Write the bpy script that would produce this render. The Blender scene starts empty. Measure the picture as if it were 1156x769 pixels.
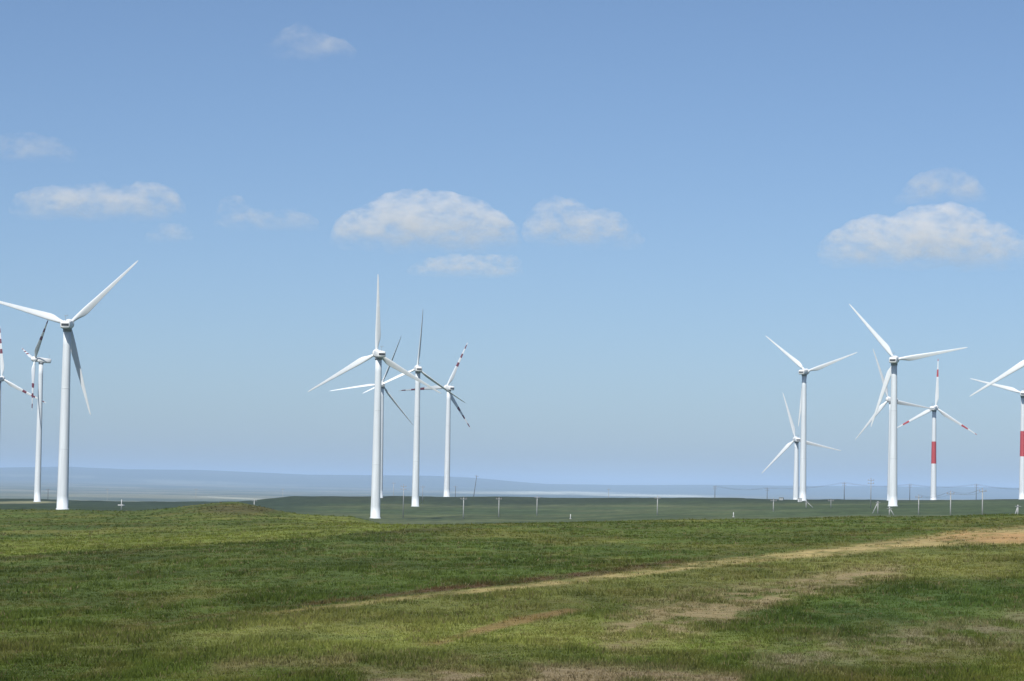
import bpy, bmesh, math, random
import numpy as np
from mathutils import Vector, Matrix
R = math.radians
random.seed(7); rng = np.random.default_rng(7)
S = bpy.context.scene
COL = S.collection

# ---------------------------------------------------------------- camera
FPX, CX, CY = 3000.0, 578.0, 384.5          # focal length and centre of the 1156 x 769 photograph, in pixels
PITCH, ROLL = math.atan(166.5 / FPX), 0.018
cam = bpy.data.cameras.new('camera'); co = bpy.data.objects.new('camera', cam); COL.objects.link(co)
cam.sensor_width = 36; cam.lens = 36 * FPX / 1156; cam.clip_start = 0.5; cam.clip_end = 120000
CM = Matrix.Rotation(math.pi / 2 + PITCH, 4, 'X') @ Matrix.Rotation(ROLL, 4, 'Z')
co.matrix_world = CM
S.camera = co
CM3 = np.array(CM.to_3x3())

# ---------------------------------------------------------------- sky, sun, exposure
SUN_EL, SUN_AZ = R(48), R(203)              # azimuth clockwise from +Y: behind the camera, to the left
w = bpy.data.worlds.new('World'); S.world = w; w.use_nodes = True
nt = w.node_tree; nt.nodes.clear()
sky = nt.nodes.new('ShaderNodeTexSky'); sky.sky_type = 'NISHITA'; sky.sun_disc = False
sky.sun_elevation = SUN_EL; sky.sun_rotation = SUN_AZ
sky.altitude = 1500; sky.air_density = 0.8; sky.dust_density = 3.2; sky.ozone_density = 5.0
bg = nt.nodes.new('ShaderNodeBackground'); bg.inputs['Strength'].default_value = 0.097
ow = nt.nodes.new('ShaderNodeOutputWorld')
tint = nt.nodes.new('ShaderNodeMix'); tint.data_type = 'RGBA'; tint.blend_type = 'MULTIPLY'; tint.inputs[0].default_value = 1
tint.inputs[7].default_value = (1.025, 1.005, 0.97, 1)
nt.links.new(sky.outputs[0], tint.inputs[6]); nt.links.new(tint.outputs[2], bg.inputs[0]); nt.links.new(bg.outputs[0], ow.inputs[0])
sl = bpy.data.lights.new('sun', 'SUN'); sl.energy = 4.2; sl.angle = R(0.53); sl.color = (1, 0.955, 0.90)
so = bpy.data.objects.new('sun', sl); COL.objects.link(so)
sd = Vector((math.sin(SUN_AZ) * math.cos(SUN_EL), math.cos(SUN_AZ) * math.cos(SUN_EL), math.sin(SUN_EL)))
so.rotation_euler = sd.to_track_quat('Z', 'Y').to_euler(); so.location = sd * 300
S.view_settings.view_transform = 'Standard'; S.view_settings.look = 'None'
S.view_settings.exposure = 0.25; S.view_settings.gamma = 1.0
S.cycles.max_bounces = 18; S.cycles.diffuse_bounces = 3; S.cycles.glossy_bounces = 2
S.cycles.transmission_bounces = 3; S.cycles.transparent_max_bounces = 18; S.cycles.volume_bounces = 16

# ---------------------------------------------------------------- helpers
def rays(px, py):
    """world directions (y component 1) of photograph pixels"""
    px, py = np.broadcast_arrays(np.asarray(px, float), np.asarray(py, float))
    d = np.stack([(px - CX) / FPX, (CY - py) / FPX, -np.ones_like(px)], -1) @ CM3.T
    return d / d[..., 1:2]
def project(x, y, z):
    p = np.stack([x, y, z], -1) @ CM3
    return CX + FPX * p[..., 0] / -p[..., 2], CY - FPX * p[..., 1] / -p[..., 2]
def hor(u): return 551.0 + 0.018 * (np.asarray(u, float) - 578)
def sst(a, b, x):
    t = np.clip((x - a) / (b - a), 0, 1); return t * t * (3 - 2 * t)
_perm = rng.random((512, 512))
def vnoise(x, y):
    xi, yi = np.floor(x).astype(int), np.floor(y).astype(int)
    fx, fy = x - xi, y - yi; fx = fx * fx * (3 - 2 * fx); fy = fy * fy * (3 - 2 * fy)
    g = lambda i, j: _perm[(xi + i) % 512, (yi + j) % 512]
    return (g(0,0)*(1-fx)+g(1,0)*fx)*(1-fy) + (g(0,1)*(1-fx)+g(1,1)*fx)*fy
def fbm(x, y, o=4):
    s = 0; a = .5; n = 0
    for k in range(o):
        s = s + a * vnoise(x * 2**k + 17.3*k, y * 2**k + 5.1*k); n += a; a *= .55
    return s / n
def link(name, me, mat=None, parent=None):
    o = bpy.data.objects.new(name, me); COL.objects.link(o)
    if mat is not None:
        for m in (mat if isinstance(mat, (list, tuple)) else [mat]): me.materials.append(m)
    if parent: o.parent = parent
    return o
def from_bm(name, bm, mat=None, parent=None, smooth=True):
    me = bpy.data.meshes.new(name); bm.normal_update(); bm.to_mesh(me); bm.free()
    if smooth: me.polygons.foreach_set('use_smooth', [True] * len(me.polygons))
    return link(name, me, mat, parent)
def tag(o, label=None, cat=None, group=None, kind=None):
    if label: o['label'] = label
    if cat: o['category'] = cat
    if group: o['group'] = group
    if kind: o['kind'] = kind
    return o
def thing(name, label, cat, loc=(0,0,0), rz=0, group=None):
    o = bpy.data.objects.new(name, None); COL.objects.link(o)
    o.location = loc; o.rotation_euler = (0, 0, rz); o.empty_display_size = 1
    return tag(o, label, cat, group)
def bm_tube(bm, path, radii, n=12, cap=True, mat=0):
    """lofted tube along a list of points"""
    path = [Vector(p) for p in path]; rings = []
    for i, p in enumerate(path):
        t = (path[min(i+1, len(path)-1)] - path[max(i-1, 0)]).normalized()
        a = t.orthogonal().normalized() if abs(t.z) < .99 else Vector((1,0,0))
        if abs(t.z) < .99: a = t.cross(Vector((0,0,1))).normalized()
        b = t.cross(a)
        rings.append([bm.verts.new(p + (a*math.cos(2*math.pi*k/n) + b*math.sin(2*math.pi*k/n)) * radii[i]) for k in range(n)])
    fs = []
    for A, B in zip(rings, rings[1:]):
        for k in range(n): fs.append(bm.faces.new((A[k], A[(k+1)%n], B[(k+1)%n], B[k])))
    if cap: fs.append(bm.faces.new(rings[0][::-1])); fs.append(bm.faces.new(rings[-1]))
    for f in fs: f.material_index = mat
    return fs
def bm_box(bm, c, s, bevel=0.0, mat=0):
    r = bmesh.ops.create_cube(bm, size=1, matrix=Matrix.Translation(c) @ Matrix.Diagonal((s[0], s[1], s[2], 1)))
    if bevel:
        es = list({e for v in r['verts'] for e in v.link_edges})
        bmesh.ops.bevel(bm, geom=es, offset=bevel, segments=2, affect='EDGES', profile=.5)

# ---------------------------------------------------------------- materials
def mat(name, base, rough=.5, var=.06, scale=3.0, coat=0, metallic=0, streak=False):
    m = bpy.data.materials.new(name); m.use_nodes = True; n = m.node_tree; L = n.links
    b = n.nodes['Principled BSDF']; b.inputs['Roughness'].default_value = rough; b.inputs['Metallic'].default_value = metallic
    tc = n.nodes.new('ShaderNodeTexCoord'); mp = n.nodes.new('ShaderNodeMapping')
    if streak: mp.inputs['Scale'].default_value = (1, 1, .06)
    ns = n.nodes.new('ShaderNodeTexNoise'); ns.inputs['Scale'].default_value = scale; ns.inputs['Detail'].default_value = 5
    L.new(tc.outputs['Object'], mp.inputs[0]); L.new(mp.outputs[0], ns.inputs['Vector'])
    cr = n.nodes.new('ShaderNodeMapRange'); cr.inputs['From Min'].default_value = .3; cr.inputs['From Max'].default_value = .7
    cr.inputs['To Min'].default_value = 1 - var; cr.inputs['To Max'].default_value = 1 + var
    L.new(ns.outputs[0], cr.inputs[0])
    mx = n.nodes.new('ShaderNodeMix'); mx.data_type = 'RGBA'; mx.blend_type = 'MULTIPLY'; mx.inputs[0].default_value = 1
    mx.inputs[6].default_value = (*base, 1); L.new(cr.outputs[0], mx.inputs[7]); L.new(mx.outputs[2], b.inputs['Base Color'])
    return m
M_TOWER = mat('tower_paint', (.62,.67,.69), .45, .09, 1.2, streak=True)
M_NAC = mat('nacelle_shell', (.74,.76,.75), .45, .05, .8)
M_VENT = mat('vent_grille', (.07,.075,.08), .6, .1, 4)
M_YAW = mat('yaw_ring_steel', (.28,.29,.30), .5, .08, 4)
M_BLADE = mat('blade_gelcoat', (.68,.72,.73), .38, .04, .5)
M_RED = mat('red_band_paint', (.42,.055,.06), .5, .1, 1.5)
M_MAROON = mat('maroon_band_paint', (.17,.035,.05), .5, .1, 1.5)
M_DOOR = mat('door_paint', (.35,.38,.38), .5, .06, 4)
M_CONC = mat('pole_concrete', (.36,.37,.36), .85, .12, 2.5)
M_WOOD = mat('dark_pole_timber', (.11,.10,.095), .85, .15, 3)
M_STEEL = mat('galvanised_steel', (.30,.31,.32), .5, .1, 5, metallic=.3)
M_INS = mat('insulator_porcelain', (.30,.20,.16), .3, .05, 4)
M_WIRE = mat('wire_aluminium', (.16,.165,.175), .6, .05, 1)
M_WHITE = mat('white_marker_paint', (.55,.56,.55), .5, .06, 6)
M_CAB = mat('cabin_paint', (.78,.79,.78), .5, .05, 2)
M_CABDARK = mat('dark_green_cabin_paint', (.07,.10,.10), .5, .08, 2)
M_ROOF = mat('cabin_roof_steel', (.35,.36,.37), .5, .06, 3)

# ---------------------------------------------------------------- terrain
# heights along each bearing (bearing given as the photograph column it passes through)
UCOL = np.array([-400, 0, 150, 270, 340, 400, 480, 600, 800, 1000, 1156, 1500], float)
DK = np.array([5, 30, 62, 100, 140, 180, 220, 260, 300, 350, 400, 500, 650, 850, 950, 1100, 1250, 1380, 1480, 1600, 1900, 2600, 4000, 7000, 11000, 16000, 20000, 23000, 26000, 29000, 40000], float)
def from_y(u, y, D): return -(y - float(hor(u))) / FPX * D
ZT = {
    0:   [-6.5,-4.1,-4.72,-4.4,-4.17,-4.4,-4.62,-4.72,-4.70,-4.58,-4.45,-6.2,-8.3,-8.6,-9.2,-10.6,-11.6,-11.6,-11.1],
    150: [-6.5,-4.1,-4.66,-4.25,-3.95,-4.1,-4.35,-4.50,-4.50,-4.45,-4.50,-5.9,-8.3,-8.9,-9.5,-10.8,-11.8,-11.7,-11.2],
    270: [-6.5,-5.3,-4.62,-4.1,-3.66,-3.75,-3.95,-4.10,-3.82,-3.15,-3.00,-5.2,-8.6,-9.8,-10.2,-11.0,-11.3,-10.8,-9.9],
    340: [-6.4,-5.2,-4.58,-4.05,-3.55,-3.5,-3.60,-3.9,-3.95,-4.1,-4.5,-6.8,-9.6,-10.9,-11.2,-11.0,-10.0,-8.4,-6.9],
    400: [-6.4,-5.2,-4.57,-4.0,-3.5,-3.3,-3.32,-3.8,-4.4,-4.1,-6.6,-8.4,-10.4,-11.7,-11.8,-10.8,-9.2,-7.4,-6.3],
    480: [-6.4,-5.2,-4.55,-3.98,-3.5,-3.25,-3.2,-4.1,-5.0,-6.3,-7.5,-9.4,-11.2,-12.0,-11.9,-10.6,-9.0,-6.8,-5.4],
    600: [-6.3,-5.15,-4.5,-3.92,-3.5,-3.15,-2.98,-3.6,-4.6,-6.0,-7.4,-9.4,-11.0,-11.2,-10.9,-10.0,-8.6,-6.6,-5.2],
    800: [-6.3,-5.1,-4.42,-3.8,-3.3,-2.9,-2.62,-2.85,-3.7,-4.8,-5.8,-7.0,-8.0,-8.2,-7.6,-6.6,-5.2,-3.9,-3.5],
    1000:[-6.2,-5.0,-4.35,-3.6,-3.0,-2.55,-2.25,-2.25,-2.8,-3.6,-4.4,-4.1,-6.2,-6.2,-4.75,-4.2,-3.6,-3.1,-3.2],
    1156:[-6.2,-5.0,-4.29,-3.45,-2.75,-2.2,-1.85,-1.75,-2.3,-3.0,-3.6,-4.6,-5.2,-5.2,-3.8,-2.9,-1.9,-1.2,-1.5],
}
SKY_U = [-400, 0, 80, 150, 230, 300, 350, 440, 500, 540, 580, 620, 700, 800, 900, 1100, 1156, 1500]
SKY_Y = [514, 528.5, 527.5, 530, 530.5, 533.5, 536, 536.5, 537.5, 539.5, 543, 546.5, 548, 547.5, 548.5, 550.5, 551, 558]
def column(u):
    k = min(max(u, 0), 1156); base = ZT[int(k)]
    top = -(np.interp(u, SKY_U, SKY_Y) - float(hor(u))) / FPX * 26000
    return list(base) + [base[-1]-1.2 - 2.2*(base[-1]>-10), base[-1]-5.5, -27, -38, -43, -42, -30, -12, top*.55, top, top*.6, -20]
ZTAB = np.array([column(u) for u in UCOL])
def pchip_slopes(x, y):
    h = np.diff(x); d = np.diff(y, axis=0) / h[:, None] if y.ndim > 1 else np.diff(y) / h
    m = np.zeros_like(y); hh = h[:, None] if y.ndim > 1 else h
    w1 = 2*hh[1:] + hh[:-1]; w2 = hh[1:] + 2*hh[:-1]
    ok = d[:-1] * d[1:] > 0
    with np.errstate(all='ignore'): mm = (w1 + w2) / (w1 / d[:-1] + w2 / d[1:])
    m[1:-1] = np.where(ok, mm, 0); m[0] = d[0]; m[-1] = d[-1]; return m
LDK = np.log(DK); SL = pchip_slopes(LDK, ZTAB.T)         # slopes along distance, per column
SKY_UU = np.arange(-400, 1501, 5.0)
def terrain(x, y):
    """height of the ground (x right, y away from the camera)"""
    x, y = np.asarray(x, float), np.asarray(y, float)
    yy = np.maximum(y, .3 * np.abs(x) + 1.0)
    u = np.clip(CX + FPX * x / yy, -399, 1499); D = np.clip(np.hypot(x, yy), 5.01, 39900)
    l = np.log(D); i = np.clip(np.searchsorted(LDK, l) - 1, 0, len(LDK) - 2)
    h = LDK[i+1] - LDK[i]; t = (l - LDK[i]) / h
    h00 = 2*t**3-3*t**2+1; h10 = t**3-2*t**2+t; h01 = -2*t**3+3*t**2; h11 = t**3-t**2
    j = np.clip(np.searchsorted(UCOL, u) - 1, 0, len(UCOL) - 2)
    s = (u - UCOL[j]) / (UCOL[j+1] - UCOL[j])
    def col(jj): return h00*ZTAB[jj, i] + h10*h*SL[i, jj] + h01*ZTAB[jj, i+1] + h11*h*SL[i+1, jj]
    # smooth across bearings with a monotone cubic weight
    s2 = .5*s + .5*(s*s*(3-2*s))
    z = col(j) * (1 - s2) + col(j+1) * s2
    # far skyline detail
    top = -(np.interp(u, SKY_U, SKY_Y) - hor(u)) / FPX * 26000
    tj = [-(np.interp(UCOL, SKY_U, SKY_Y) - hor(UCOL)) / FPX * 26000][0]
    lin = tj[j]*(1-s2) + tj[j+1]*s2
    z = z + (top - lin) * np.interp(D, [16000, 23000, 26000, 29000, 40000], [0, .55, 1, .6, 0])
    # relief at several scales
    z = z + (fbm(x/38, y/55) - .5) * np.interp(D, [40, 120, 300, 900, 2500], [.25, .55, .7, 1.0, 2.0])
    z = z + (fbm(x/7 + 40, y/9) - .5) * np.interp(D, [40, 120, 400, 1600], [.16, .2, .3, .4])
    z = z + (fbm(x/900 + 9, y/1600) - .5) * np.interp(D, [2000, 9000, 18000, 26000], [0, 16, 22, 14])
    return z
def ground_at(px, py, dmin=20, dmax=2500):
    """first point of the ground seen along a photograph pixel"""
    d = rays(px, py); t = np.exp(np.linspace(math.log(dmin), math.log(dmax), 4000))
    P = d[None, :] * t[:, None]; below = P[:, 2] < terrain(P[:, 0], P[:, 1])
    k = int(np.argmax(below)) if below.any() else len(t) - 1
    x, y = P[k, 0], P[k, 1]
    return Vector((x, y, float(terrain(x, y))))

def streak(u, v, pts, soft=.6):
    """0..1 nearness of photograph position to a polyline of (u, v, halfwidth)"""
    pts = np.array(pts, float)
    vc = np.interp(u, pts[:,0], pts[:,1]); wd = np.interp(u, pts[:,0], pts[:,2])
    ends = sst(pts[0,0]-25, pts[0,0]+10, u) * (1 - sst(pts[-1,0]-10, pts[-1,0]+25, u))
    return ends * (1 - sst(1-soft, 1+soft, np.abs(v - vc) / wd))
def blob(u, v, cu, cv, ru, rv, slope=0):
    d = np.hypot((u-cu)/ru, (v-cv-slope*(u-cu))/rv); return 1 - sst(.35, 1.2, d)
PATH_A = [(120,716,1.2),(270,697,1.6),(330,690,1.8),(420,680,2.2),(500,671,2.5),(600,661,2.6),(700,650,3.2),(760,641.5,3.6),(850,631,3.6),(950,622,4.6),(1040,611.5,6),(1090,606.5,7),(1200,602,8)]
PATH_B = [(690,718,17),(720,707,22),(770,695,23),(820,685,19),(880,669,11),(940,656,10),(1010,645,8)]
PATH_C = [(490,727,3),(560,707,4),(600,698,4),(640,690,3)]
PATH_D = [(860,746,14),(960,735,20),(1080,720,20),(1200,702,20)]
PATH_E = [(420,768,10),(560,763,12),(700,765,11),(830,770,9)]
PATH_F = [(240,752,8),(400,748,9),(560,742,6)]
def cover(x, y, z):
    """ground cover, with some light and shade painted in: colour (N,3), bareness (N,)"""
    u, v = project(x, y, z); D = np.hypot(x, y)
    n1 = fbm(x/6, y/14 + 3); n2 = fbm(x/1.6 + 9, y/4); n3 = fbm(x/25 + 4, y/60)
    mixc = lambda c, tgt, m: c * (1 - m[..., None]) + np.array(tgt) * m[..., None]
    c = np.ones(x.shape + (3,)) * np.array([.062, .082, .021])
    c = mixc(c, [.052, .074, .020], sst(.42, .62, n3))
    c = mixc(c, [.098, .098, .030], sst(.48, .70, n1) * .7)
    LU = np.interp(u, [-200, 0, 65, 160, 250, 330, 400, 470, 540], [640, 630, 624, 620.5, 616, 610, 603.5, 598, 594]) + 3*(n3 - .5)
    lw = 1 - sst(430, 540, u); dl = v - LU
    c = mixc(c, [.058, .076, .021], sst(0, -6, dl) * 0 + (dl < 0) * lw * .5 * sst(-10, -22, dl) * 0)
    c = mixc(c, [.106, .124, .032], lw * (1 - sst(-3, 1, dl)) * sst(-26, -8, dl) * .95)  # lit mound slope: yellower grass with sunlight mixed into the colour
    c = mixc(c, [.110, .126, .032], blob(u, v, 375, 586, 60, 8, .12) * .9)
    c = mixc(c, [.050, .069, .020], lw * sst(-2, 3, dl) * (1 - sst(30, 75, dl)) * .9)  # darker near slope: deeper green with shade mixed into the colour
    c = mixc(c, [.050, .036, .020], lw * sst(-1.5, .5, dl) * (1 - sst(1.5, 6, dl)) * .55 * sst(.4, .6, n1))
    c = mixc(c, [.132, .142, .045], blob(u, v, 540, 722, 330, 30) * .8)
    c = mixc(c, [.118, .118, .040], blob(u, v, 1040, 640, 190, 18, -.03) * .8)
    c = mixc(c, [.044, .072, .022], blob(u, v, 1010, 688, 210, 24, -.1) * .8)
    c = mixc(c, [.040, .060, .019], blob(u, v, 600, 740, 260, 12) * .35)
    c = mixc(c, [.060, .054, .026], blob(u, v, 270, 575, 62, 7) * .9)
    c = mixc(c, [.050, .085, .045], blob(u, v, 330, 720, 120, 5) * .4)
    va = v - np.interp(u, [p[0] for p in PATH_A], [p[1] for p in PATH_A])
    c = mixc(c, [.122, .124, .046], sst(-1, 5, va) * (1 - sst(18, 52, va)) * sst(140, 330, u) * (1 - .5*sst(900, 1100, u)) * .7)
    c = mixc(c, [.112, .122, .040], blob(u, v, 120, 725, 260, 22) * .6)
    c = mixc(c, [.040, .072, .030], sst(270, 420, D) * (1 - sst(380, 440, D)) * sst(380, 420, u) * .6)
    # valley and ridge behind the first crest
    val = sst(420, 520, D)
    nv = fbm(x/120, y/60 + 2)
    vc = np.ones_like(c) * np.array([.044, .062, .032]); vc = mixc(vc, [.066, .078, .042], sst(.45, .62, nv)); nw = fbm(x/45 + 7, y/22 + 2); vc = mixc(vc, [.030, .044, .022], sst(.5, .68, nw) * .6)
    vc = mixc(vc, [.024, .032, .020], sst(1150, 1380, D) * .9); c = c * (1 - val[..., None]) + vc * val[..., None]
    c = mixc(c, [.024, .036, .022], val * (1 - sst(300, 400, u)) * sst(430, 520, D) * .85)
    st = np.maximum(streak(u, v, [(430,570,1.2),(560,571.5,1.5),(700,571,1.2),(820,573,1)]), streak(u, v, [(640,577,1),(760,576,1.5),(900,577,1)])) * (.3 + sst(.4, .6, nw))
    c = mixc(c, [.085, .092, .055], np.clip(st, 0, 1) * val * .6)
    # far steppe
    far = sst(1700, 3500, D); nf = fbm(x/1500, y/700 + 5)
    fc = np.ones_like(c) * np.array([.070, .082, .050]); fc = mixc(fc, [.14, .135, .10], sst(.5, .62, nf)); nq = fbm(x/420 + 3, y/500 + 9); fc = mixc(fc, [.03, .045, .03], sst(.52, .66, nq) * .7); fc = mixc(fc, [.045, .06, .045], sst(16000, 22000, D) * .8)
    c = c * (1 - far[..., None]) + fc * far[..., None]
    salt = np.maximum.reduce([streak(u, v, [(520,556,1.2),(640,556.5,1.8),(720,559,1.8),(800,561,1.2)]), .22*streak(u, v, [(-20,536,1.2),(100,538.5,1.4),(180,543,1.5),(260,545,1)]),
                              .22*streak(u, v, [(180,545,1),(240,546,1.4),(330,548,.8)]), .5*streak(u, v, [(235,561,.7),(275,563,.9),(300,564,.6)])]) * sst(3000, 6000, D)
    c = mixc(c, [.36, .36, .34], np.clip(salt * (.25 + .9*sst(.3,.6,fbm(x/260 + 3, y/900))), 0, 1))
    c = mixc(c, [.20, .19, .14], .7 * streak(u, v, [(-20,568,1),(40,567,1.4),(60,567,.8)]) * sst(900, 1100, D) * (1 - far))
    # tracks, bare earth and a shaded bank edge
    n5 = fbm(x/1.1 + 71, y/3.2 + 13, 3); n6 = fbm(x/3.5 + 21, y/8 + 43, 3)
    c = c * (1 + (sst(.3, .7, n6)[..., None] - .5) * .30 * (1 - far[..., None]))
    c = mixc(c, [.100, .082, .038], sst(.54, .74, n5) * .32 * (1 - val))
    c = mixc(c, [.030, .046, .014], sst(.46, .28, n5) * 0 + (1 - sst(.30, .46, n5)) * .3 * (1 - val))
    near = 1 - sst(300, 400, D); n4 = fbm(x/.55 + 31, y/1.3 + 7, 3); brk = .22 + .72 * sst(.30, .62, n2) + .5 * sst(.38, .62, n4)
    pa = streak(u, v, PATH_A) * near; pa = np.clip(pa * np.interp(u, [150, 330, 480, 900, 1156], [.12, .34, .46, .72, 1]) * brk, 0, 1)
    c = mixc(c, [.085, .062, .035], np.clip(streak(u, v - 7, PATH_A, .8) * 0, 0, 1))
    bank_shade = np.clip(streak(u, v + 6, [(a, b, k*1.0) for a, b, k in PATH_A]) * near * brk * np.interp(u, [260, 400, 560, 700, 860], [.3, .7, .9, .9, 0]), 0, 1)
    c = mixc(c, [.07, .045, .028], bank_shade)  # dark brown edge above the track, its thin shadow line painted in
    c = mixc(c, [.265, .205, .115], pa)
    c = mixc(c, [.30, .185, .105], np.clip(pa * sst(1010, 1070, u) * sst(.35, .6, n1) , 0, 1))
    pb = np.clip(streak(u, v, PATH_B, .8) * near * (.12 + .45*sst(.3, .6, n2) + .75*sst(.42, .62, n4)), 0, 1); c = mixc(c, [.175, .135, .092], pb * .85)
    pc = np.clip(streak(u, v, PATH_C) * near * brk, 0, 1); c = mixc(c, [.16, .10, .055], pc * .7)
    pd = np.clip(streak(u, v, PATH_D, .9) * near * (.05 + .45*sst(.35, .65, n2) + .6*sst(.45,.65,n4)), 0, 1); c = mixc(c, [.125, .11, .078], pd * .95)
    pe = np.clip(streak(u, v, PATH_E, .9) * near * (.3 + sst(.35, .6, n2)), 0, 1); c = mixc(c, [.15, .115, .088], pe * .9)
    pf = np.clip(streak(u, v, PATH_F, .9) * near * (.1 + sst(.35, .65, n2)), 0, 1); c = mixc(c, [.115, .095, .055], pf * .6)
    c = c * (.86 + .28 * n2)[..., None] * np.array([1.42,1.45,1.12])
    return c, np.clip(np.maximum.reduce([pa, pb*.75, pc*.6, pd*.5, pe*.7, pf*.4]), 0, 1)

def build_ground():
    ang = np.concatenate([np.linspace(-1.15, -.24, 40, endpoint=False), np.linspace(-.24, .24, 620), np.linspace(.24, 1.15, 41)[1:]])
    rad = np.concatenate([np.geomspace(3, 55, 40, endpoint=False), np.geomspace(55, 460, 420, endpoint=False), np.geomspace(460, 2200, 190, endpoint=False), np.geomspace(2200, 38000, 200)])
    A, Q = np.meshgrid(ang, rad); x = Q * np.sin(A); y = Q * np.cos(A); z = terrain(x, y)
    nr, na = A.shape; me = bpy.data.meshes.new('ground')
    V = np.stack([x, y, z], -1).reshape(-1, 3)
    ii = np.arange(nr * na).reshape(nr, na)
    F = np.stack([ii[:-1,:-1], ii[:-1,1:], ii[1:,1:], ii[1:,:-1]], -1).reshape(-1, 4)
    me.vertices.add(len(V)); me.vertices.foreach_set('co', V.ravel().astype(np.float32))
    me.loops.add(F.size); me.loops.foreach_set('vertex_index', F.ravel().astype(np.int32))
    me.polygons.add(len(F)); me.polygons.foreach_set('loop_start', (np.arange(len(F))*4).astype(np.int32))
    me.polygons.foreach_set('use_smooth', np.ones(len(F), bool)); me.update(calc_edges=True)
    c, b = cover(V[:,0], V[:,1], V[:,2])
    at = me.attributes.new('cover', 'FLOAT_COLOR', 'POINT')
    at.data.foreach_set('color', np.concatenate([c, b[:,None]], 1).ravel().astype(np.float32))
    m = bpy.data.materials.new('steppe_ground'); m.use_nodes = True; n = m.node_tree; L = n.links; bs = n.nodes['Principled BSDF']
    bs.inputs['Roughness'].default_value = .95; bs.inputs['Specular IOR Level'].default_value = .15
    a = n.nodes.new('ShaderNodeAttribute'); a.attribute_name = 'cover'
    tc = n.nodes.new('ShaderNodeTexCoord')
    def noise(sc, det=6):
        q = n.nodes.new('ShaderNodeTexNoise'); q.inputs['Scale'].default_value = sc; q.inputs['Detail'].default_value = det
        q.inputs['Roughness'].default_value = .65; L.new(tc.outputs['Object'], q.inputs['Vector']); return q
    def mr(src, lo, hi, a_=.3, b_=.7):
        q = n.nodes.new('ShaderNodeMapRange'); q.inputs['From Min'].default_value = a_; q.inputs['From Max'].default_value = b_
        q.inputs['To Min'].default_value = lo; q.inputs['To Max'].default_value = hi; L.new(src, q.inputs[0]); return q.outputs[0]
    def mul(ca, fb):
        q = n.nodes.new('ShaderNodeMix'); q.data_type = 'RGBA'; q.blend_type = 'MULTIPLY'; q.inputs[0].default_value = 1
        L.new(ca, q.inputs[6]); L.new(fb, q.inputs[7]); return q.outputs[2]
    f1 = noise(3.0); f2 = noise(.12); f3 = noise(.012)
    c1 = mul(a.outputs['Color'], mr(f1.outputs[0], .7, 1.3)); c2 = mul(c1, mr(f2.outputs[0], .82, 1.18)); c3 = mul(c2, mr(f3.outputs[0], .86, 1.14))
    L.new(c3, bs.inputs['Base Color'])
    bp = n.nodes.new('ShaderNodeBump'); bp.inputs['Strength'].default_value = .7; bp.inputs['Distance'].default_value = .12
    L.new(f1.outputs[0], bp.inputs['Height']); L.new(bp.outputs[0], bs.inputs['Normal'])
    return tag(link('ground', me, m), kind='structure')
build_ground()

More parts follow.
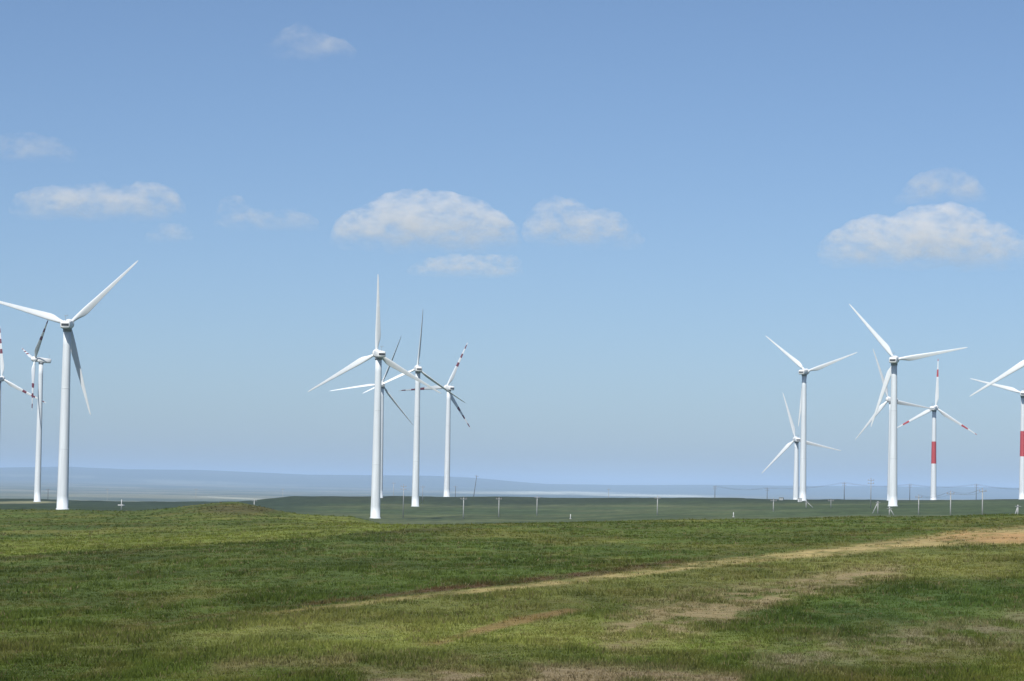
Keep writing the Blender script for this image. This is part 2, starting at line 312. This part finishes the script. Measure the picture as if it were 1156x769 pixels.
def grass_material():
    m = bpy.data.materials.new('grass_blades'); m.use_nodes = True; n = m.node_tree; n.nodes.clear(); L = n.links
    a = n.nodes.new('ShaderNodeAttribute'); a.attribute_name = 'tint'
    d = n.nodes.new('ShaderNodeBsdfDiffuse'); t = n.nodes.new('ShaderNodeBsdfTranslucent'); mx = n.nodes.new('ShaderNodeMixShader'); mx.inputs[0].default_value = .35
    o = n.nodes.new('ShaderNodeOutputMaterial')
    L.new(a.outputs['Color'], d.inputs[0]); L.new(a.outputs['Color'], t.inputs[0]); L.new(d.outputs[0], mx.inputs[1]); L.new(t.outputs[0], mx.inputs[2]); L.new(mx.outputs[0], o.inputs[0])
    return m
def build_grass(N=150000, K=5):
    D = 1 / rng.uniform(1/470., 1/50., N); a = rng.uniform(-.235, .235, N)
    x = D*np.sin(a); y = D*np.cos(a); z = terrain(x, y)
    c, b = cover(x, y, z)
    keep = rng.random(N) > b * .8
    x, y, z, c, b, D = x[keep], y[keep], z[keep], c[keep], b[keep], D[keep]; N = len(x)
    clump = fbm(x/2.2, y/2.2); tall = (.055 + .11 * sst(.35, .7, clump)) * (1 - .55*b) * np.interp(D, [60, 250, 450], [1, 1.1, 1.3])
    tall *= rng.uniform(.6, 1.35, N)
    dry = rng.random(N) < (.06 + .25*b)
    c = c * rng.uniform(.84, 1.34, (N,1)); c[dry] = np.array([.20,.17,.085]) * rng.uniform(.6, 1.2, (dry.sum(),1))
    wd = np.interp(D, [50, 150, 450], [.012, .026, .07])
    ph = rng.uniform(0, 2*math.pi, (N,K)); sp = rng.uniform(.02, .16, (N,K)); lean = rng.uniform(.15, .8, (N,K)); hh = tall[:,None]*rng.uniform(.55,1.1,(N,K))
    bx = x[:,None] + sp*np.cos(ph); by = y[:,None] + sp*np.sin(ph); bz = z[:,None] - .01 + 0*ph
    fa = rng.uniform(0, math.pi, (N,K)); wx = np.cos(fa)*wd[:,None]; wy = np.sin(fa)*wd[:,None]
    tx = bx + lean*hh*np.cos(ph); ty = by + lean*hh*np.sin(ph); tz = bz + hh
    V = np.stack([np.stack([bx-wx,by-wy,bz],-1), np.stack([bx+wx,by+wy,bz],-1), np.stack([tx,ty,tz],-1)], 2).reshape(-1,3)
    nf = N*K; me = bpy.data.meshes.new('grass')
    me.vertices.add(nf*3); me.vertices.foreach_set('co', V.ravel().astype(np.float32))
    me.loops.add(nf*3); me.loops.foreach_set('vertex_index', np.arange(nf*3, dtype=np.int32))
    me.polygons.add(nf); me.polygons.foreach_set('loop_start', (np.arange(nf)*3).astype(np.int32)); me.update(calc_edges=True)
    at = me.attributes.new('tint', 'FLOAT_COLOR', 'POINT'); cc = np.concatenate([c, np.ones((N,1))],1)
    cc = np.repeat(cc, K*3, axis=0); at.data.foreach_set('color', cc.ravel().astype(np.float32))
    o = link('grass', me, grass_material())
    return tag(o, 'short green steppe grass covering the near slopes', 'grass', kind='stuff')
build_grass()

# ---------------------------------------------------------------- wind turbines
RB = 28.0                                               # rotor radius, metres
BLADE_CACHE = {}
def blade_mesh(bands):
    """a blade along +Z from the hub centre; chord mainly along X, thickness along Y; bands = painted stretches (r0, r1)"""
    if bands in BLADE_CACHE: return BLADE_CACHE[bands]
    rs = sorted(set([.9, 1.6, 2.6, 3.8, 5.0, 6.2, 7.6, 9.5, 12, 15, 18, 21, 24, 26, 27.2, 27.8, 28.0] + [r for b in bands for r in b]))
    bm = bmesh.new(); n = 16; rings = []
    for r in rs:
        ch = np.interp(r, [.9, 1.6, 3.2, 5.5, 7, 12, 20, 26, 27.6, 28], [1.0, 1.0, 1.4, 2.2, 2.1, 1.6, .95, .55, .34, .1])
        th = np.interp(r, [.9, 1.6, 3.2, 5.5, 12, 20, 28], [1.1, 1.08, .85, .6, .33, .17, .03])
        round_ = sst(5.5, 1.6, r) if False else float(1 - sst(1.6, 5.5, r))
        tw = R(np.interp(r, [1, 5, 10, 20, 28], [14, 12, 7, 2, 0])); off = (1-round_) * ch * .2
        ring = []
        for k in range(n):
            a = 2*math.pi*k/n; cx = math.cos(a); sy = math.sin(a)
            px = cx*ch/2; py = sy*th/2
            if round_ < 1:                              # airfoil: blunt nose at -x, thin tail at +x
                ta = (1 - (cx+1)/2 * .85); py = py * (round_ + (1-round_) * (ta*1.25))
            px += off
            X = px*math.cos(tw) - py*math.sin(tw); Y = px*math.sin(tw) + py*math.cos(tw) + (r/28)**2 * .7
            ring.append(bm.verts.new((X, Y, r)))
        rings.append(ring)
    for (ra, A), (rb, B) in zip(zip(rs, rings), list(zip(rs, rings))[1:]):
        mid = (ra+rb)/2; mi = 1 if any(b0 < mid < b1 for b0, b1 in bands) else 0
        for k in range(n):
            f = bm.faces.new((A[k], A[(k+1)%n], B[(k+1)%n], B[k])); f.material_index = mi
    bm.faces.new(rings[0][::-1]); bm.faces.new(rings[-1])
    me = bpy.data.meshes.new('blade'); bm.normal_update(); bm.to_mesh(me); bm.free()
    me.polygons.foreach_set('use_smooth', [True]*len(me.polygons)); me.materials.append(M_BLADE); me.materials.append(M_MAROON if len(bands) == 3 else M_RED)
    BLADE_CACHE[bands] = me; return me
def nacelle_meshes():
    bm = bmesh.new()                                    # rotor axis +Y; tower axis at the origin; rotor in front (+Y)
    secs = [(-5.0, 1.2, .92, .1), (-4.7, 1.45, 1.12, .05), (-2.6, 1.55, 1.22, 0), (0, 1.55, 1.26, 0), (1.4, 1.45, 1.24, 0), (2.15, 1.1, 1.08, 0)]
    rings = []
    for yv, hw, hh, dz in secs:
        ring = []
        for k in range(20):
            a = 2*math.pi*k/20; c, s = math.cos(a), math.sin(a); e = .42
            ring.append(bm.verts.new((hw*math.copysign(abs(c)**e, c), yv, dz + hh*math.copysign(abs(s)**e, s))))
        rings.append(ring)
    for A, B in zip(rings, rings[1:]):
        for k in range(20): bm.faces.new((A[k], B[k], B[(k+1)%20], A[(k+1)%20]))
    bm.faces.new(rings[0]); bm.faces.new(rings[-1][::-1])
    bmesh.ops.recalc_face_normals(bm, faces=bm.faces[:])
    nac = bpy.data.meshes.new('nacelle'); bm.to_mesh(nac); bm.free(); nac.materials.append(M_NAC)
    bm = bmesh.new(); bm_box(bm, (0, -5.01, .12), (2.2, .12, .7), .03)
    for k in range(4): bm_box(bm, (0, -5.09, -.12 + .17*k), (2.1, .06, .05))
    vent = bpy.data.meshes.new('rear_vent'); bm.to_mesh(vent); bm.free(); vent.materials.append(M_VENT)
    bm = bmesh.new(); bm_tube(bm, [(0,0,-2.15),(0,0,-1.2)], [1.25,1.32], 24)
    yaw = bpy.data.meshes.new('yaw_ring'); bm.to_mesh(yaw); bm.free(); yaw.materials.append(M_YAW)
    bm = bmesh.new(); bm_tube(bm, [(0,-4.1,1.1),(0,-4.1,2.9)], [.06,.05], 8); bm_tube(bm, [(-.5,-4.1,2.7),(.5,-4.1,2.7)], [.05,.05], 8); bm_tube(bm, [(.5,-4.1,2.68),(.5,-4.1,3.0)], [.09,.09], 8)
    mast = bpy.data.meshes.new('wind_sensor'); bm.to_mesh(mast); bm.free(); mast.materials.append(M_YAW)
    bm = bmesh.new(); prof = [(-1.15,1.15),(-.9,1.45),(.0,1.55),(.7,1.4),(1.4,1.0),(1.8,.55),(1.95,.12)]
    bm_tube(bm, [(0,p,0) for p,_ in prof], [q for _,q in prof], 24)
    bmesh.ops.recalc_face_normals(bm, faces=bm.faces[:])
    hub = bpy.data.meshes.new('hub'); bm.to_mesh(hub); bm.free(); hub.materials.append(M_NAC)
    for me in (nac, yaw, hub): me.polygons.foreach_set('use_smooth', [True]*len(me.polygons))
    return nac, vent, yaw, mast, hub
NAC, VENT, YAW, MAST, HUB = nacelle_meshes()
HUBY, TILT = 3.5, R(5)
THREE = ((13.2,15.6),(18.6,21.0),(24.2,26.6)); TWO = ((17.6,21.8),(26.6,27.8))
def turbine(hub_px, Rpx, yaw, phase, label, bands=(), tower_band=None, pitch=0):
    """hub at a photograph pixel, distance from the apparent rotor radius; yaw turns the rotor axis left of straight-away"""
    D = RB * FPX / Rpx; h = Vector(rays(*hub_px)) * D
    az = math.atan2(h.x, h.y); psi = R(yaw) - az
    ax = Vector((-math.sin(psi)*math.cos(TILT), math.cos(psi)*math.cos(TILT), math.sin(TILT)))
    base = h - ax * HUBY; gz = float(terrain(base.x, base.y)); H = base.z - gz
    t = thing('wind_turbine', label, 'wind turbine', (base.x, base.y, gz), psi, 'white wind turbines on the steppe')
    # tower
    bm = bmesh.new(); zt = H - 2.1; r0, r1 = 1.72, 1.12; zs = [-1.5, 0, .25, .26]; rad = lambda q: r0 + (r1-r0) * max(q, 0)/zt
    marks = [zt*.34, zt*.68]
    brk = sorted(set([z for z in np.linspace(0, zt, 14)[1:]] + list(tower_band or ())))
    pts = [(-1.5, r0+.22), (.28, r0+.22), (.285, r0)] + [(z, rad(z)) for z in brk if z > .4]
    fs = bm_tube(bm, [(0,0,z) for z,_ in pts], [r for _,r in pts], 32)
    if tower_band:
        for f in bm.faces:
            zc = f.calc_center_median().z
            if tower_band[0] < zc < tower_band[1] and abs(f.normal.z) < .5: f.material_index = 1
    tw = from_bm('tower', bm, [M_TOWER, M_RED], t)
    for z in marks:
        bm = bmesh.new(); bm_tube(bm, [(0,0,z-.09),(0,0,z+.09)], [rad(z)+.03]*2, 32)
        from_bm('flange', bm, M_TOWER, tw)
    n = link('nacelle', NAC, None, t); n.location = (0, 0, H); n.rotation_euler = (TILT, 0, 0)
    for nm, me in (('rear_vent', VENT), ('wind_sensor', MAST)): link(nm, me, None, n)
    yr = link('yaw_ring', YAW, None, t); yr.location = (0, 0, H)
    hb = link('hub', HUB, None, t); hb.location = Vector((0, HUBY*math.cos(TILT), H + HUBY*math.sin(TILT))); hb.rotation_euler = (TILT, 0, 0)
    for k in range(3):
        b = link('blade', blade_mesh(bands), None, t); b.location = hb.location
        b.matrix_local = Matrix.Translation(hb.location) @ Matrix.Rotation(TILT, 4, 'X') @ Matrix.Rotation(R(phase + 120*k), 4, 'Y') @ Matrix.Rotation(R(pitch), 4, 'Z')
        if bands: b['label'] = 'white blade with dark maroon bands' if len(bands) == 3 else 'white blade with one red band and a red tip'
    return t
turbine((78,366), 106, -8, 46, 'largest turbine on the left, rising behind the grassy mound, one blade leaving the picture')
turbine((39,405.6), 61.4, 105, -43, 'turbine seen almost side on, its red-banded blades nearly vertical, left of the tallest left turbine', THREE, pitch=70)
turbine((2.4,427.5), 60, -26, 117, 'turbine cut in half by the left picture edge, with red-banded blades', THREE)
turbine((425,399), 89.6, 13, 119, 'large white turbine with one blade straight up, nearest of the middle cluster')
turbine((430.7,433.6), 59.3, 3, 22, 'small white turbine mostly hidden behind the nearest middle tower', pitch=48)
turbine((471,416), 68, 6, 5, 'plain white turbine second nearest of the middle cluster, base standing before the dark ridge', pitch=48)
turbine((504,437.5), 56.8, 22, 24, 'small turbine with dark red bands on every blade, rightmost of the middle cluster', THREE, pitch=-14)
turbine((910.4,419.6), 63.5, -18, 70, 'white turbine with two blades spread wide in a V, left of the right cluster')
turbine((898,495.7), 54.6, 11, 103, 'lowest and smallest white turbine, hub far below the others, just left of the V-bladed turbine')
turbine((1010.8,406), 82, -7, 80, 'tallest plain white turbine of the right cluster with a blade reaching right')
turbine((1003,451), 60.8, 26, 99, 'white turbine half hidden behind the tallest tower of the right cluster')
turbine((1056.5,460.4), 55.7, -15, 3, 'turbine with red-banded upright blade and one red band on its slender tower', TWO, (21.5, 34))
turbine((1155,444), 61.4, 0, 45, 'turbine at the right picture edge with a wide red band round its tower', (), (22, 35))
turbine((1172,402), 89.5, 8, 118, 'large white turbine just beyond the right edge, only one blade reaching into view')

# ---------------------------------------------------------------- poles, wires and small things on the plain
def pole(px_top, px_base, D=None, label='', m=M_CONC, arms=1, rad=.17, name='utility_pole', cat='utility pole', group='poles of the power lines', rz=None, lean=0, top=True):
    if D is None: b = ground_at(px_base[0], px_base[1], 430, 1700); D = b.y
    else:
        d = rays(px_base[0], px_base[1]); b = Vector((d[0]*D, D, float(terrain(d[0]*D, D))))
    tp = rays(*px_top) * D; H = max(2.0, tp[2] - b.z)
    t = thing(name, label, cat, b, random.uniform(-.3,.3) if rz is None else rz, group)
    if lean: t.rotation_euler = (0, lean, 0)
    bm = bmesh.new(); bm_tube(bm, [(0,0,-.6),(0,0,H*.5),(0,0,H)], [rad, rad*.85, rad*.68], 10); from_bm('pole', bm, m, t)
    pts = []
    for k in range(arms):
        z = H - .45 - 1.1*k
        bm = bmesh.new(); bm_box(bm, (0, -rad-.04, z), (2.2, .12, .14)); from_bm('crossarm', bm, M_STEEL, t, False)
        for sx in (-1, 0, 1) if k == 0 else (-1, 1):
            xx = sx*.95; zz = z if sx else H
            bm = bmesh.new(); bm_tube(bm, [(xx,-rad*sx*sx-.04,zz+.05),(xx,-rad*sx*sx-.04,zz+.2),(xx,-rad*sx*sx-.04,zz+.24),(xx,-rad*sx*sx-.04,zz+.42)], [.05,.09,.06,.07], 8); from_bm('insulator', bm, M_INS, t)
            if k == 0: pts.append(Vector((xx, -rad*sx*sx, zz+.42)))
    t['_pts'] = 0; del t['_pts']
    Mx = Matrix.Translation(b) @ t.rotation_euler.to_matrix().to_4x4()
    return t, [Mx @ p for p in pts]
near = []
for u, yt, yb, lab in [(523,562,585.5,'pale concrete power pole nearest the middle turbine cluster, in the green valley'),
                       (563,562,584,'pale concrete power pole second from the middle turbines, in the valley'),
                       (606,560.5,582.5,'pale concrete power pole third from the middle turbines, in the valley'),
                       (742,561,581.5,'lone pale concrete power pole in the middle of the valley'),
                       (873,564,577.5,'short pale power pole in the valley left of the V-bladed turbine'),
                       (1037,560,581,'pale power pole in the valley under the red-banded tower, to its left'),
                       (1073,556,582,'pale power pole in the valley just right of the red-banded tower'),
                       (1109,553,582,'tallest pale power pole in front of the right ridge')]:
    near.append(pole((u+.3,yt),(u,yb),None,lab,M_CONC,1,.2)[1])
for u, yt, yb, lab in [(455,548,585,'tall weathered pole between the two nearest middle towers'),
                       (477,549,567,'grey pole right beside the second middle tower'),
                       (983,541,574,'tall thin pole left of the tallest right turbine tower'),
                       (938,564,573.5,'short faint pole on the ridge between the right cluster turbines')]:
    pole((u+.3,yt),(u,yb),None,lab,M_STEEL,2 if yb-yt>20 else 1,.17)
far = []
for u, yt, D, lab, m in [(807,549,1560,'dark pole poking over the ridge left of the right cluster',M_WOOD),
                      (866,551,1600,'dark pole top over the ridge just left of the small low turbine',M_WOOD),
                      (953,545,1480,'dark timber pole on the ridge between the two right turbine groups',M_WOOD),
                      (1027,547,1500,'dark pole over the ridge between the tallest right tower and the red-banded one',M_WOOD),
                      (1102,547,1520,'dark pole over the ridge behind the tallest pale pole',M_WOOD),
                      (1175,551,1540,'dark pole over the ridge beyond the right edge',M_WOOD)]:
    far.append(pole((u+.2,yt),(u,565),D,lab,m,2,.2)[1])
for u, yt, D, lab, m in [(444,545,1700,'pale pole beyond the dark hump among the middle towers',M_CONC),
                      (514,549,1560,'dark stub pole on the ridge right of the middle cluster',M_WOOD),
                      (54,552,1500,'dark thin pole on the left plain beside the side-on turbine',M_WOOD),
                      (121,552,1900,'pale thin pole on the left plain right of the large left turbine',M_CONC),
                      (221,552,1800,'pale thin pole on the hazy plain left of the grassy mound top',M_CONC),
                      (319,552,1800,'pale thin pole on the hazy plain right of the grassy mound top',M_CONC),
                      (287,564,1000,'short white pole just behind the grassy mound top',M_WHITE),
                      (687,552,1700,'faint pale pole beyond the ridge in mid picture',M_CONC)]:
    pole((u+.2,yt),(u,566),D,lab,m,1,.16)
pole((534,536.5),(534,561),1580,'dark tall pole leaning right on the ridge beside the middle cluster',M_WOOD,1,.2,lean=.13)
def line(name, label, runs, sag):
    t = thing(name, label, 'power line', runs[0][0], 0, 'overhead wires on the right')
    for k in range(3):
        bm = bmesh.new(); path = []
        for A, B in zip(runs, runs[1:]):
            a, b = A[k], B[k]
            for s in np.linspace(0, 1, 9)[:-1]:
                p = a.lerp(b, float(s)); p = p - Vector((0,0, sag*4*s*(1-s))); path.append(p - t.location)
        path.append(runs[-1][k] - t.location)
        bm_tube(bm, path, [.026]*len(path), 5); from_bm('wire', bm, M_WIRE, t)
line('power_line', 'dark sagging wires strung between the dark poles above the right ridge', far, 1.6)
line('power_line', 'thin wires strung between the pale poles in front of the right ridge', near[-3:], 1.0)
def marker(u, yt, yb, label, cross=False):
    b = ground_at(u, yb, 430, 1700); H = (yb-yt)/FPX*b.y
    t = thing('marker_post', label, 'post', b, .1)
    bm = bmesh.new(); bm_tube(bm, [(0,0,-.3),(0,0,H*.96),(0,0,H)], [.16,.14,.05], 10); from_bm('post', bm, M_WHITE, t)
    bm = bmesh.new()
    if cross: bm_box(bm, (0,-.2,H*.45), (2.2,.14,.32), .03)
    else: bm_tube(bm, [(0,0,-.1),(0,0,.25),(0,0,.3)], [.35,.32,.18], 10)
    from_bm('crossboard' if cross else 'footing', bm, M_WHITE if cross else M_CONC, t, not cross)
marker(644, 580.5, 586, 'short white marker post in the valley right of the middle pale poles')
marker(828, 578.5, 584, 'short white marker post in the valley below the dark ridge pole')
marker(137, 564, 575.5, 'white cross-shaped post behind the mound right of the large left turbine', True)
def braced(u, yt, yb, dx, label):
    b = ground_at(u, yb, 430, 1700); s = b.y/FPX; H = (yb-yt)*s
    t = thing('braced_pole', label, 'pole', b, 0, 'short poles with a slanting stay')
    bm = bmesh.new(); bm_tube(bm, [(0,0,-.4),(0,0,H)], [.2,.16], 10); from_bm('pole', bm, M_CONC, t)
    bm = bmesh.new(); bm_tube(bm, [(dx*s,0,-.5),(0,0,H*.94)], [.16,.14], 10); from_bm('stay', bm, M_CONC, t)
    bm = bmesh.new(); bm_box(bm, (0,-.25,H-.4), (1.6,.12,.14)); from_bm('crossarm', bm, M_STEEL, t, False)
braced(991, 566, 579.5, -6.5, 'short pole with a stay slanting left, left of the tallest right turbine base')
braced(910, 565.5, 573, 9, 'short pole with a stay slanting right, at the foot of the V-bladed turbine')
braced(1004, 572.5, 581.5, 6, 'short pole with a stay slanting right, before the tallest right turbine base')
braced(1149, 570, 583, -4, 'short A-shaped braced pole near the right picture edge')
def cabin(u, yb, wpx, hpx, D, label, m, rz=.15):
    d = rays(u, yb); x, y = d[0]*D, D; z = float(terrain(x, y)); s = D/FPX; W, H = wpx*s, hpx*s
    t = thing('transformer_cabin', label, 'transformer cabin', (x, y, z), rz, 'transformer cabins at the turbines')
    bm = bmesh.new(); bm_box(bm, (0,0,H/2-.2), (W, W*.8, H+.4), .04); from_bm('cabinet', bm, m, t, False)
    bm = bmesh.new(); bm_box(bm, (0,0,H+.08), (W+.3, W*.8+.3, .14), .03); from_bm('roof', bm, M_ROOF, t, False)
    for sx in (-1,1):
        bm = bmesh.new(); bm_box(bm, (sx*W*.22, -W*.4-.02, H*.45), (W*.38, .06, H*.75), .01); from_bm('door', bm, M_DOOR, t, False)
cabin(903, 566, 4.2, 4, 1285, 'small white transformer cabin at the foot of the V-bladed turbine, left of its tower', M_CAB)
cabin(882, 565, 5, 3.2, 1340, 'dark low cabin on the ridge left of the small low turbine', M_CABDARK, -.2)

# ---------------------------------------------------------------- clouds (volumes, about a kilometre up)
def cloud_mat(name, dens, H, seed):
    m = bpy.data.materials.new(name); m.use_nodes = True; n = m.node_tree; n.nodes.clear(); L = n.links
    v = n.nodes.new('ShaderNodeVolumePrincipled'); o = n.nodes.new('ShaderNodeOutputMaterial'); L.new(v.outputs[0], o.inputs['Volume'])
    v.inputs['Color'].default_value = (1,1,1,1); v.inputs['Anisotropy'].default_value = 0
    tc = n.nodes.new('ShaderNodeTexCoord'); mp = n.nodes.new('ShaderNodeMapping'); mp.inputs['Location'].default_value = (seed*7.3, seed*3.1, 0)
    mp.inputs['Scale'].default_value = (1/105, 1/105, 1/62); L.new(tc.outputs['Object'], mp.inputs[0])
    ns = n.nodes.new('ShaderNodeTexNoise'); ns.inputs['Scale'].default_value = 1; ns.inputs['Detail'].default_value = 5; ns.inputs['Roughness'].default_value = .72
    L.new(mp.outputs[0], ns.inputs['Vector'])
    mr = n.nodes.new('ShaderNodeMapRange'); mr.interpolation_type = 'SMOOTHSTEP'; mr.inputs['From Min'].default_value = .43; mr.inputs['From Max'].default_value = .71
    mr.inputs['To Min'].default_value = .02; mr.inputs['To Max'].default_value = 1; L.new(ns.outputs[0], mr.inputs[0])
    sx = n.nodes.new('ShaderNodeSeparateXYZ'); L.new(tc.outputs['Object'], sx.inputs[0])
    fz = n.nodes.new('ShaderNodeMapRange'); fz.interpolation_type = 'SMOOTHSTEP'; fz.inputs['From Min'].default_value = -.05*H; fz.inputs['From Max'].default_value = .5*H
    fz.inputs['To Min'].default_value = .05; fz.inputs['To Max'].default_value = dens; L.new(sx.outputs[2], fz.inputs[0])
    fz.inputs['To Min'].default_value = .08 * dens
    mu = n.nodes.new('ShaderNodeMath'); mu.operation = 'MULTIPLY'; L.new(mr.outputs[0], mu.inputs[0]); L.new(fz.outputs[0], mu.inputs[1]); L.new(mu.outputs[0], v.inputs['Density'])
    m.cycles.volume_step_rate = .3
    return m
def cloud(label, prof, ybase, dens, alt=1100, seed=1, depth=.55, voxel=9, n=170):
    """prof = outline of the top as (u, y) photograph pixels; soft flat base at altitude alt"""
    rr = random.Random(seed); pu = [p[0] for p in prof]; py = [p[1] for p in prof]; um = (pu[0] + pu[-1]) / 2; hw = (pu[-1] - pu[0]) / 2
    d = rays(um, ybase); D = alt / d[2]; s = D / FPX; c = Vector((d[0]*D, D, alt))
    Hmax = (ybase - min(py)) * s; Y0 = hw * s * depth
    bm = bmesh.new()
    for k in range(n):
        u = pu[0] + (pu[-1]-pu[0]) * (k + rr.random()) / n; q = rr.uniform(-1, 1); f = math.sqrt(max(.05, 1 - q*q))
        top = (ybase - float(np.interp(u, pu, py))) * s; h = top * (.4 + .6*f)
        r = max(.10*Hmax, min(.42*h, rr.uniform(.16, .34) * Hmax)); z = rr.choice((h - r*.95, rr.uniform(.3, 1) * max(0, h - r)))
        yw = Y0 * math.sqrt(max(.05, 1 - ((u-um)/hw)**2))
        bmesh.ops.create_icosphere(bm, subdivisions=2, radius=r, matrix=Matrix.Translation(((u-um)*s, q*yw, max(z, .35*r))) @ Matrix.Diagonal((1.25,1.25,.95,1)))
    for k in range(9):                                  # the body that holds the lumps together
        u = um + hw * .82 * (k/4 - 1); top = (ybase - float(np.interp(u, pu, py))) * s; yw = Y0 * math.sqrt(max(.05, 1 - ((u-um)/hw)**2))
        bmesh.ops.create_icosphere(bm, subdivisions=3, radius=1, matrix=Matrix.Translation(((u-um)*s, 0, top*.36)) @ Matrix.Diagonal((hw*s*.26, yw*.95, top*.5, 1)))
    for v in bm.verts:
        if v.co.z < 0: v.co.z *= .3
    me = bpy.data.meshes.new('cloud'); bm.to_mesh(me); bm.free()
    mt = cloud_mat('cloud_vapour', dens, Hmax, seed)
    o = link('cloud', me, mt); o.location = c
    md = o.modifiers.new('fuse', 'REMESH'); md.mode = 'VOXEL'; md.voxel_size = voxel
    dg = bpy.context.evaluated_depsgraph_get(); new = bpy.data.meshes.new_from_object(o.evaluated_get(dg))
    o.modifiers.clear(); o.data = new
    if not new.materials: new.materials.append(mt)
    bpy.data.meshes.remove(me)
    b2 = bmesh.new(); b2.from_mesh(new); b2.verts.ensure_lookup_table(); seen = set(); best = []
    for v in b2.verts:                                  # keep the one connected lump
        if v in seen: continue
        st = [v]; comp = []; seen.add(v)
        while st:
            q = st.pop(); comp.append(q)
            for e in q.link_edges:
                w_ = e.other_vert(q)
                if w_ not in seen: seen.add(w_); st.append(w_)
        if len(comp) > len(best): best = comp
    kb = set(best); bmesh.ops.delete(b2, geom=[v for v in b2.verts if v not in kb], context='VERTS')
    from mathutils import noise as mn
    b2.normal_update(); mv = [(v, v.normal * (mn.fractal(v.co/34, 1.0, 2.0, 4) * 8 + mn.fractal(v.co/110 + Vector((seed,0,0)), 1.0, 2.0, 3) * 10)) for v in b2.verts]
    for v, dlt in mv: v.co += dlt
    b2.to_mesh(new); b2.free(); new.polygons.foreach_set('use_smooth', [True]*len(new.polygons))
    return tag(o, label, 'cloud', 'scattered fair-weather clouds')
cloud('largest white cloud over the middle turbines, domed with a grey flat base', [(381,262),(390,246),(405,234),(430,224),(445,217),(465,212),(500,214),(530,221),(555,234),(572,249),(582,268)], 282, .0095, seed=1, n=260)
cloud('rounded white cloud just right of the middle cloud', [(601,255),(610,230),(628,220),(645,224),(656,233),(680,233),(700,244),(722,264)], 280, .008, seed=2)
cloud('thin pale cloud directly beneath the largest middle cloud', [(464,302),(480,291),(510,285),(545,286),(575,285),(585,299)], 313, .009, seed=3)
cloud('largest white cloud on the right with a flat shaded base', [(932,274),(955,255),(985,239),(1000,247),(1020,239),(1040,229),(1065,225),(1090,233),(1100,244),(1130,249),(1153,272)], 302, .0095, seed=4, n=260)
cloud('soft pale cloud floating above the largest right cloud', [(1013,224),(1030,205),(1045,193),(1070,186),(1095,196),(1114,218)], 231, .0075, seed=5)
cloud('long low white cloud on the left', [(18,228),(30,211),(60,209),(95,207),(115,203),(135,209),(165,203),(185,207),(203,225)], 248, .0075, seed=6)
cloud('faint ragged cloud between the left and middle clouds', [(246,247),(258,224),(266,218),(275,233),(300,238),(330,233),(357,247)], 260, .006, seed=7)
cloud('tiny faint cloud under the long left cloud', [(166,262),(180,251),(200,250),(217,263)], 274, .006, seed=8)
cloud('faint cloud alone near the top left of the sky', [(300,48),(318,32),(340,27),(355,35),(380,41),(400,54)], 66, .006, seed=9, voxel=6)
cloud('faint hazy cloud at the left picture edge', [(-15,160),(0,151),(30,149),(60,153),(82,168)], 182, .0055, seed=10, voxel=7)

# ---------------------------------------------------------------- haze over the plain
def haze():
    zs = np.array([v.co.z for v in bpy.data.objects['ground'].data.vertices]); lo = float(zs.min()) - 1; hi = max(float(zs.max()), 110) + 12
    bm = bmesh.new(); bm_box(bm, (0, 20000, (lo+hi)/2), (71000, 46000, hi-lo))
    o = from_bm('haze', bm, None, None, False)
    m = bpy.data.materials.new('haze_air'); m.use_nodes = True; n = m.node_tree; n.nodes.clear()
    v = n.nodes.new('ShaderNodeVolumePrincipled'); q = n.nodes.new('ShaderNodeOutputMaterial'); n.links.new(v.outputs[0], q.inputs['Volume'])
    v.inputs['Color'].default_value = (.50,.70,1,1); v.inputs['Density'].default_value = 5.4e-5; v.inputs['Anisotropy'].default_value = -.26
    o.data.materials.append(m)
    return tag(o, 'pale blue haze over the far plain', 'haze', kind='stuff')
haze()
